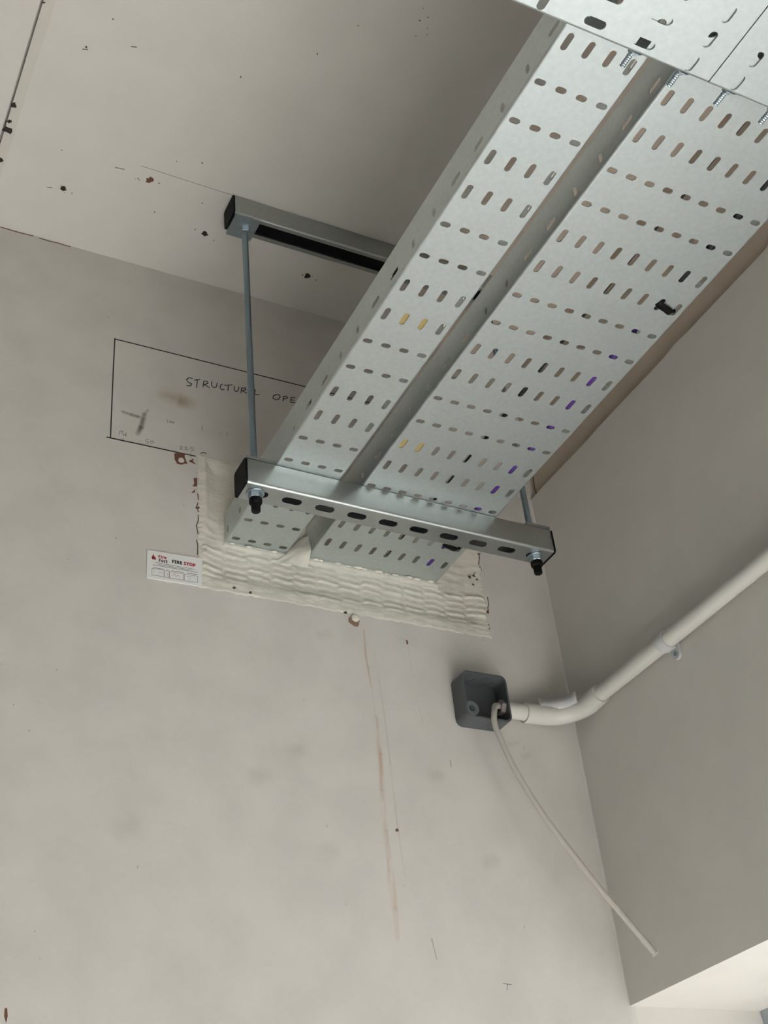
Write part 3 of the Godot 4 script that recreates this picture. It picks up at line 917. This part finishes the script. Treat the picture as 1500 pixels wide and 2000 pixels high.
func build_seal() -> void:
	var t := thing("fire_seal", "cream fire-stop sealant filling the opening round the trays, trowelled in short ridges", "fire seal", W(220, -50, WALL_Z))
	var n := FastNoiseLite.new()
	n.seed = 12
	n.frequency = 0.02
	n.fractal_octaves = 4
	var st := mb()
	st.set_smooth_group(1)
	var nx := 240
	var ny := 150
	var g := []
	for i in nx + 1:
		var col := []
		for j in ny + 1:
			var u := float(i) / nx
			var v := float(j) / ny
			var yl := -50.0 + 241.0 * v
			var xa := -23.0 + 3.0 * n.get_noise_2d(yl * 9.0, 3.0) * 1.5
			var xb := 461.0 + 4.0 * n.get_noise_2d(yl * 8.0, 77.0) * 1.5 - 0.0
			var x := lerpf(xa, xb, u)
			var ya := -50.0 + 2.5 * n.get_noise_2d(x * 3.0, 31.0)
			var yb := 190.0 + 3.0 * n.get_noise_2d(x * 5.0, 57.0)
			var y := lerpf(ya, yb, v)
			var h := ridge(x, y, n)
			if i == 0 or j == 0 or i == nx or j == ny:
				h = 0.05
			col.append(P(x, y, WALL_Z + h))
		g.append(col)
	for i in nx:
		for j in ny:
			quad(st, g[i][j], g[i + 1][j], g[i + 1][j + 1], g[i][j + 1])
	obj("sealant", st, M.seal, t)
	# web of sealant drawn over the gap between the two trays
	st = mb()
	st.set_smooth_group(1)
	var rows := []
	for j in 9:
		var v := j / 8.0
		var row := []
		for i in 13:
			var u := i / 12.0
			var x := lerpf(lerpf(98.0, 143.0, pow(v, 0.8)), 152.3, u)
			var y := lerpf(22.0, 74.0, v)
			var rise := smoothstep(0.0, 0.5, v) * lerpf(0.2, 1.0, u * u)
			var bulge := sin(u * PI) * 2.0 + 1.6 * n.get_noise_2d(x * 5.0, y * 5.0)
			row.append(P(x, y, -172.5 + 20.0 * rise * (1.0 - 0.5 * v) + bulge))
		rows.append(row)
	for j in 8:
		for i in 12:
			quad(st, rows[j][i], rows[j][i + 1], rows[j + 1][i + 1], rows[j + 1][i])
	obj("sealant_web", st, M.seal, t)
	# lumps squeezed out along the tray bottoms
	for k in 16:
		var x: float = 30.0 + k * 22.0 if k < 4 else 160.0 + (k - 4) * 18.5
		x += rng.randf_range(-6, 6)
		var rx := rng.randf_range(5.0, 9.0)
		var ry := rng.randf_range(1.8, 3.2)
		var hz := rng.randf_range(2.5, 4.5)
		var y0 := 39.4 + rng.randf_range(-1.0, 0.8)
		st = mb()
		st.set_smooth_group(1)
		var rings := []
		for i in 5:
			var f := PI / 2 * i / 4.0
			var ring := []
			for q in 11:
				var a := TAU * q / 11.0
				var wob := 1.0 + 0.18 * sin(q * 2.3 + k)
				ring.append(P(x + rx * wob * cos(f) * cos(a), y0 + ry * wob * cos(f) * sin(a), -175.0 + hz * 1.6 * sin(f)))
			rings.append(ring)
		for i in 4:
			for q in 11:
				quad(st, rings[i][q], rings[i][(q + 1) % 11], rings[i + 1][(q + 1) % 11], rings[i + 1][q])
		obj("sealant_lump", st, M.seal, t)
	# broken bits at the lower edge
	st = mb()
	patch(st, blob(Vector2(221, -60), 10.0, 12, 0.25), 1.2, on_wall)
	obj("chipped_edge", st, M.chip, t)
	st = mb()
	lathe(st, Vector3(222, -57, WALL_Z + 0.8), Vector3(0, 0, 1), [[7.0, 0.0], [6.0, 2.5], [3.0, 3.6], [0.0, 3.8]], 8)
	obj("sealant_lump", st, M.seal, t)
	for c in [Vector2(206, -50), Vector2(55, -45), Vector2(30, -41)]:
		st = mb()
		patch(st, blob(c, 2.2, 8, 0.5), 1.6, on_wall)
		obj("dark_pit", st, M.dust, t)
	for c in [Vector2(446.4, 64.3), Vector2(451, 58.6), Vector2(442.8, 46.8), Vector2(438, 60), Vector2(449, 70)]:
		st = mb()
		patch(st, blob(c, rng.randf_range(1.2, 2.6), 8, 0.6), 1.0, on_wall)
		obj("dark_pit", st, M.dust, t)

# ---------------------------------------------------------------- printed label

func text(s: String, size: float, mat: Material, at: Vector3, parent: Node, called: String, bold := 700) -> void:
	var f := SystemFont.new()
	f.font_names = PackedStringArray(["Droid Sans"])
	f.font_weight = bold
	var fv := FontVariation.new()
	fv.base_font = f
	fv.variation_embolden = (bold - 400) / 400.0
	var m := TextMesh.new()
	m.text = s
	m.font = fv
	m.font_size = 64
	m.pixel_size = size / 64.0 * 0.001
	m.depth = 0.0002
	m.horizontal_alignment = HORIZONTAL_ALIGNMENT_LEFT
	var o := MeshInstance3D.new()
	o.mesh = m
	o.material_override = mat
	o.name = called
	o.position = P(at.x, at.y, at.z)
	parent.add_child(o, true)

func build_sticker() -> void:
	var t := thing("fire_stop_label", "small white fire stop label stuck on the wall left of the seal", "label", W(-60, -26, WALL_Z))
	var z := WALL_Z + 1.5
	var st := mb()
	patch(st, [[-100.4, -4.3], [-99.0, -3.2], [-20.0, -1.0], [-18.6, -2.4], [-19.4, -47.6], [-20.6, -48.9], [-99.4, -50.2], [-100.6, -49.0]], 1.5, on_wall)
	obj("card", st, M.sticker, t)
	text("FIRE", 7.2, M.marker, Vector3(-64.4, -15.6, z), t, "lettering", 800)
	text("STOP", 7.2, M.red, Vector3(-46.6, -15.4, z), t, "lettering", 800)
	text("Fire", 6.6, M.red, Vector3(-84.5, -11.4, z), t, "lettering", 600)
	text("Fort", 6.6, M.dark_red, Vector3(-83.8, -17.4, z), t, "lettering", 600)
	st = mb()
	var at := func(p, o): return P(p.x, p.y, z + o)
	patch(st, [[-92.0, -18.5], [-94.2, -15.0], [-92.6, -11.5], [-90.6, -8.0], [-90.6, -11.0], [-88.6, -13.4], [-87.2, -16.4], [-88.8, -18.4], [-90.4, -17.0]], 0.15, at)
	var lg := obj("flame_logo", st, M.red, t)
	st = mb()
	patch(st, [[-91.8, -18.0], [-93.2, -15.6], [-91.8, -13.4], [-90.4, -15.4], [-90.8, -17.2]], 0.3, at)
	obj("flame_core", st, M.dark_red, lg)
	st = mb()
	ribbon(st, [[-84, -19.6], [-71, -20.0]], 0.5, 0.1, at)
	ribbon(st, [[-88, -22.5], [-29, -22.0]], 0.8, 0.1, at)
	ribbon(st, [[-84, -24.8], [-34, -24.4]], 0.8, 0.1, at)
	ribbon(st, [[-92, -27.2], [-26, -26.2]], 0.9, 0.1, at)
	ribbon(st, [[-91.5, -31.6], [-76, -31.4]], 1.0, 0.1, at)
	ribbon(st, [[-71.0, -31.6], [-69, -31.6]], 1.0, 0.1, at)
	ribbon(st, [[-64, -31.2], [-47, -31.0]], 0.8, 0.1, at)
	ribbon(st, [[-42, -30.6], [-26, -30.3]], 1.0, 0.1, at)
	obj("small_print", st, M.print_grey, t)
	for b in [[-93, -75.5, "print_blue"], [-75, -68, "print_rose"], [-67.4, -46.5, "print_rose"], [-45.5, -26, "print_blue"]]:
		st = mb()
		ribbon(st, [[b[0], -33.4], [b[1], -33.0], [b[1], -43.8], [b[0], -44.4], [b[0], -33.4]], 0.7, 0.1, at)
		obj("printed_box", st, M[b[2]], t)
	st = mb()
	for s in [[[-90, -35], [-90, -39]], [[-84, -37], [-82, -38.5], [-80, -37], [-78, -38.5]], [[-72, -36], [-70, -39], [-71, -41]], [[-63, -39], [-60, -36], [-58, -40], [-55, -37], [-52, -40]], [[-42, -36], [-30, -35.5]], [[-39, -39], [-37, -41], [-36, -39]]]:
		ribbon(st, s, 0.5, 0.1, at)
	obj("pen_scribble", st, M.print_blue, t)

# ---------------------------------------------------------------- conduit box, conduit, flex

func rounded_rect(x0: float, y0: float, x1: float, y1: float, r: float, n := 5) -> Array:
	var a := []
	for c in [[x1 - r, y1 - r, 0.0], [x0 + r, y1 - r, PI / 2], [x0 + r, y0 + r, PI], [x1 - r, y0 + r, PI * 1.5]]:
		for k in n + 1:
			var t: float = c[2] + PI / 2 * k / n
			a.append(Vector2(c[0] + r * cos(t), c[1] + r * sin(t)))
	return a

func build_box() -> void:
	var t := thing("conduit_box", "open dark grey plastic conduit box on the end wall, near the corner", "junction box", W(413, -214, WALL_Z))
	var outer := rounded_rect(374.5, -214.5, 451.5, -137.5, 10)
	var inner := rounded_rect(377.2, -211.8, 448.8, -140.2, 8)
	var zb := WALL_Z + 0.3
	var zf := -133.0
	var n := outer.size()
	var st := mb()
	st.set_smooth_group(1)
	for k in n:
		var a: Vector2 = outer[k]
		var b: Vector2 = outer[(k + 1) % n]
		quad(st, P(a.x, a.y, zb), P(b.x, b.y, zb), P(b.x, b.y, zf), P(a.x, a.y, zf))
	st.set_smooth_group(2)
	for k in n:
		var a: Vector2 = inner[k]
		var b: Vector2 = inner[(k + 1) % n]
		quad(st, P(a.x, a.y, zb + 3), P(b.x, b.y, zb + 3), P(b.x, b.y, zf), P(a.x, a.y, zf))
	st.set_smooth_group(-1)
	for k in n:
		quad(st, P(outer[k].x, outer[k].y, zf), P(outer[(k + 1) % n].x, outer[(k + 1) % n].y, zf), P(inner[(k + 1) % n].x, inner[(k + 1) % n].y, zf), P(inner[k].x, inner[k].y, zf))
	obj("shell", st, M.grey_plastic, t)
	st = mb()
	for k in range(1, n - 1):
		tri(st, P(inner[0].x, inner[0].y, zb + 3), P(inner[k].x, inner[k].y, zb + 3), P(inner[k + 1].x, inner[k + 1].y, zb + 3))
	obj("back_plate", st, M.grey_plastic, t)
	st = mb()
	var pad := rounded_rect(384, -205, 441, -158, 7)
	for k in pad.size():
		var a: Vector2 = pad[k]
		var b: Vector2 = pad[(k + 1) % pad.size()]
		quad(st, P(a.x, a.y, zb + 3), P(b.x, b.y, zb + 3), P(b.x, b.y, zb + 5), P(a.x, a.y, zb + 5))
		if k > 0 and k < pad.size() - 1:
			tri(st, P(pad[0].x, pad[0].y, zb + 5), P(a.x, a.y, zb + 5), P(b.x, b.y, zb + 5))
	obj("mounting_pad", st, M.grey_plastic, t)
	for c in [Vector2(396, -141), Vector2(428, -141)]:
		st = mb()
		lathe(st, Vector3(c.x, -140.3, -150), Vector3(0, -1, 0), [[10.5, 0.0], [10.5, 0.9], [9.3, 0.9], [9.3, 0.1]], 22)
		obj("knockout_ring", st, M.grey_plastic, t)
	st = mb()
	lathe(st, Vector3(428, -214.4, -150), Vector3(0, -1, 0), [[10.5, 0.0], [10.5, 0.5], [9.6, 0.5], [9.6, 0.0]], 24)
	obj("knockout_ring", st, M.grey_plastic, t)
	st = mb()
	lathe(st, Vector3(402, -184, zb + 5), Vector3(0, 0, 1), [[12.2, 0.0], [12.2, 1.4], [11.8, 1.8], [5.0, 1.8], [5.0, 0.2]], 28)
	obj("fixing_washer", st, M.zinc, t).set_meta("label", "grey steel washer")
	st = mb()
	lathe(st, Vector3(402, -184, zb + 5), Vector3(0, 0, 1), [[4.2, 0.2], [4.2, 2.6], [3.2, 3.6], [1.2, 3.4], [0.0, 2.2]], 14)
	obj("fixing_screw", st, M.rod, t)
	st = mb()
	lathe(st, Vector3(423, -168, zb + 5), Vector3(0, 0, 1), [[3.0, 0.0], [3.0, 1.4], [0.0, 1.8]], 12)
	obj("moulded_boss", st, M.grey_plastic, t)
	st = mb()
	lathe(st, Vector3(449, -183, -150), Vector3(-1, 0, 0), [[7.2, 0.0], [12.0, 0.0], [12.4, 0.8], [12.4, 6.2], [11.4, 7.2], [7.6, 7.2], [7.2, 6.2], [7.2, 0.0]], 6, 0.4)
	obj("gland_nut", st, M.gland, t).set_meta("label", "grey-brown bush on the conduit end")

func arc_path() -> Array:
	var a := [Vector3(487, -184.5, -151), Vector3(500, -184.2, -151), Vector3(524, -183.5, -151)]
	var c := Vector2(524, -98)
	for k in range(1, 12):
		var t := PI / 2 * k / 12.0
		a.append(Vector3(c.x + 53.0 * sin(t), -183.5 + 4.0 * k / 12.0, c.y - 53.0 * cos(t)))
	a.append(Vector3(577, -179, -98))
	a.append(Vector3(577, -178, -72))
	return a

func build_conduit() -> void:
	var t := thing("conduit", "short white conduit stub between the grey box and the bend", "conduit", W(470, -184, -151), "white conduit run")
	var st := mb()
	sweep(st, [Vector3(451.6, -184.8, -151), Vector3(487.5, -184.5, -151)], circle(12.4, 24), Vector3.UP)
	obj("tube", st, M.white_plastic, t)
	t = thing("conduit_bend", "white conduit bend across the room corner, inspection cover half off", "conduit bend", W(560, -184, -140), "white conduit run")
	st = mb()
	sweep(st, arc_path(), circle(15.6, 28), Vector3.UP)
	obj("elbow", st, M.white_plastic, t)
	st = mb()
	var a := []
	for k in 13:
		var f := PI / 2 * lerpf(0.02, 0.86, k / 12.0)
		var rr := 53.0 - 13.6
		a.append(Vector3(519 + rr * sin(f), -172.0 + 4.0 * k / 12.0, -100 - rr * cos(f)))
	a.insert(0, Vector3(510, -172.2, -138))
	sweep(st, a, [Vector2(-1.2, -10), Vector2(1.2, -10), Vector2(1.2, 9), Vector2(-1.2, 9)], Vector3.UP)
	obj("inspection_cover", st, M.clip_plastic, t)
	t = thing("conduit", "long straight white conduit along the side wall", "conduit", W(577, -178, 200), "white conduit run")
	st = mb()
	sweep(st, [Vector3(577, -178, -72.5), Vector3(577.5, -177.6, 105), Vector3(578, -175, 600), Vector3(578, -174, 1100)], circle(12.4, 28), Vector3.UP)
	obj("tube", st, M.white_plastic, t)
	t = thing("conduit_clip", "pale grey saddle clip holding the straight conduit, one screw", "clip", W(WALL_X, -178, 88))
	st = mb()
	st.set_smooth_group(1)
	lathe(st, Vector3(577.5, -177.8, 81), Vector3(0, 0, 1), [[12.6, 0.0], [14.9, 0.0], [15.3, 1.0], [15.3, 15.0], [14.9, 16.0], [12.6, 16.0]], 28)
	obj("saddle", st, M.clip_plastic, t)
	st = mb()
	var tab := []
	for k in 13:
		var f := PI * k / 12.0
		tab.append([93.0 + 8.5 * cos(f), -198.0 - 8.5 * sin(f)])
	tab.append([84.5, -184.0])
	tab.append([101.5, -184.0])
	patch(st, tab, 5.0, func(p, o): return P(WALL_X - 0.2 - o, p.y, p.x))
	obj("tab", st, M.clip_plastic, t)
	st = mb()
	lathe(st, Vector3(WALL_X - 5.3, -198, 93), Vector3(-1, 0, 0), [[3.6, 0.0], [3.6, 0.8], [1.4, 1.0], [0.0, 0.3]], 14)
	obj("screw", st, M.rod, t)
	t = thing("flex_cable", "loose off-white flex hanging out of the grey box, cut end free", "cable", W(450, -178, -150))
	st = mb()
	var pts := [Vector3(452.8, -181, -150), Vector3(443, -181.0, -149), Vector3(430.7, -186.4, -142), Vector3(418.7, -204.5, -130), Vector3(413.2, -223.8, -125), Vector3(415.5, -248.3, -121), Vector3(430.9, -305.8, -114), Vector3(456.3, -368.3, -105), Vector3(488.5, -428.5, -95), Vector3(519.4, -483.8, -84), Vector3(569.0, -567.9, -65)]
	sweep(st, smooth_path(pts, 8), circle(5.0, 14, 3.9), Vector3(0.3, 0.2, 1))
	obj("sheath", st, M.flex, t)
	st = mb()
	lathe(st, Vector3(568.6, -567.3, -65.1), Vector3(0.50, -0.845, 0.19).normalized(), [[4.9, 0.0], [5.6, 0.6], [5.6, 1.6], [0.0, 2.0]], 14)
	obj("cut_end", st, M.white_plastic, t)
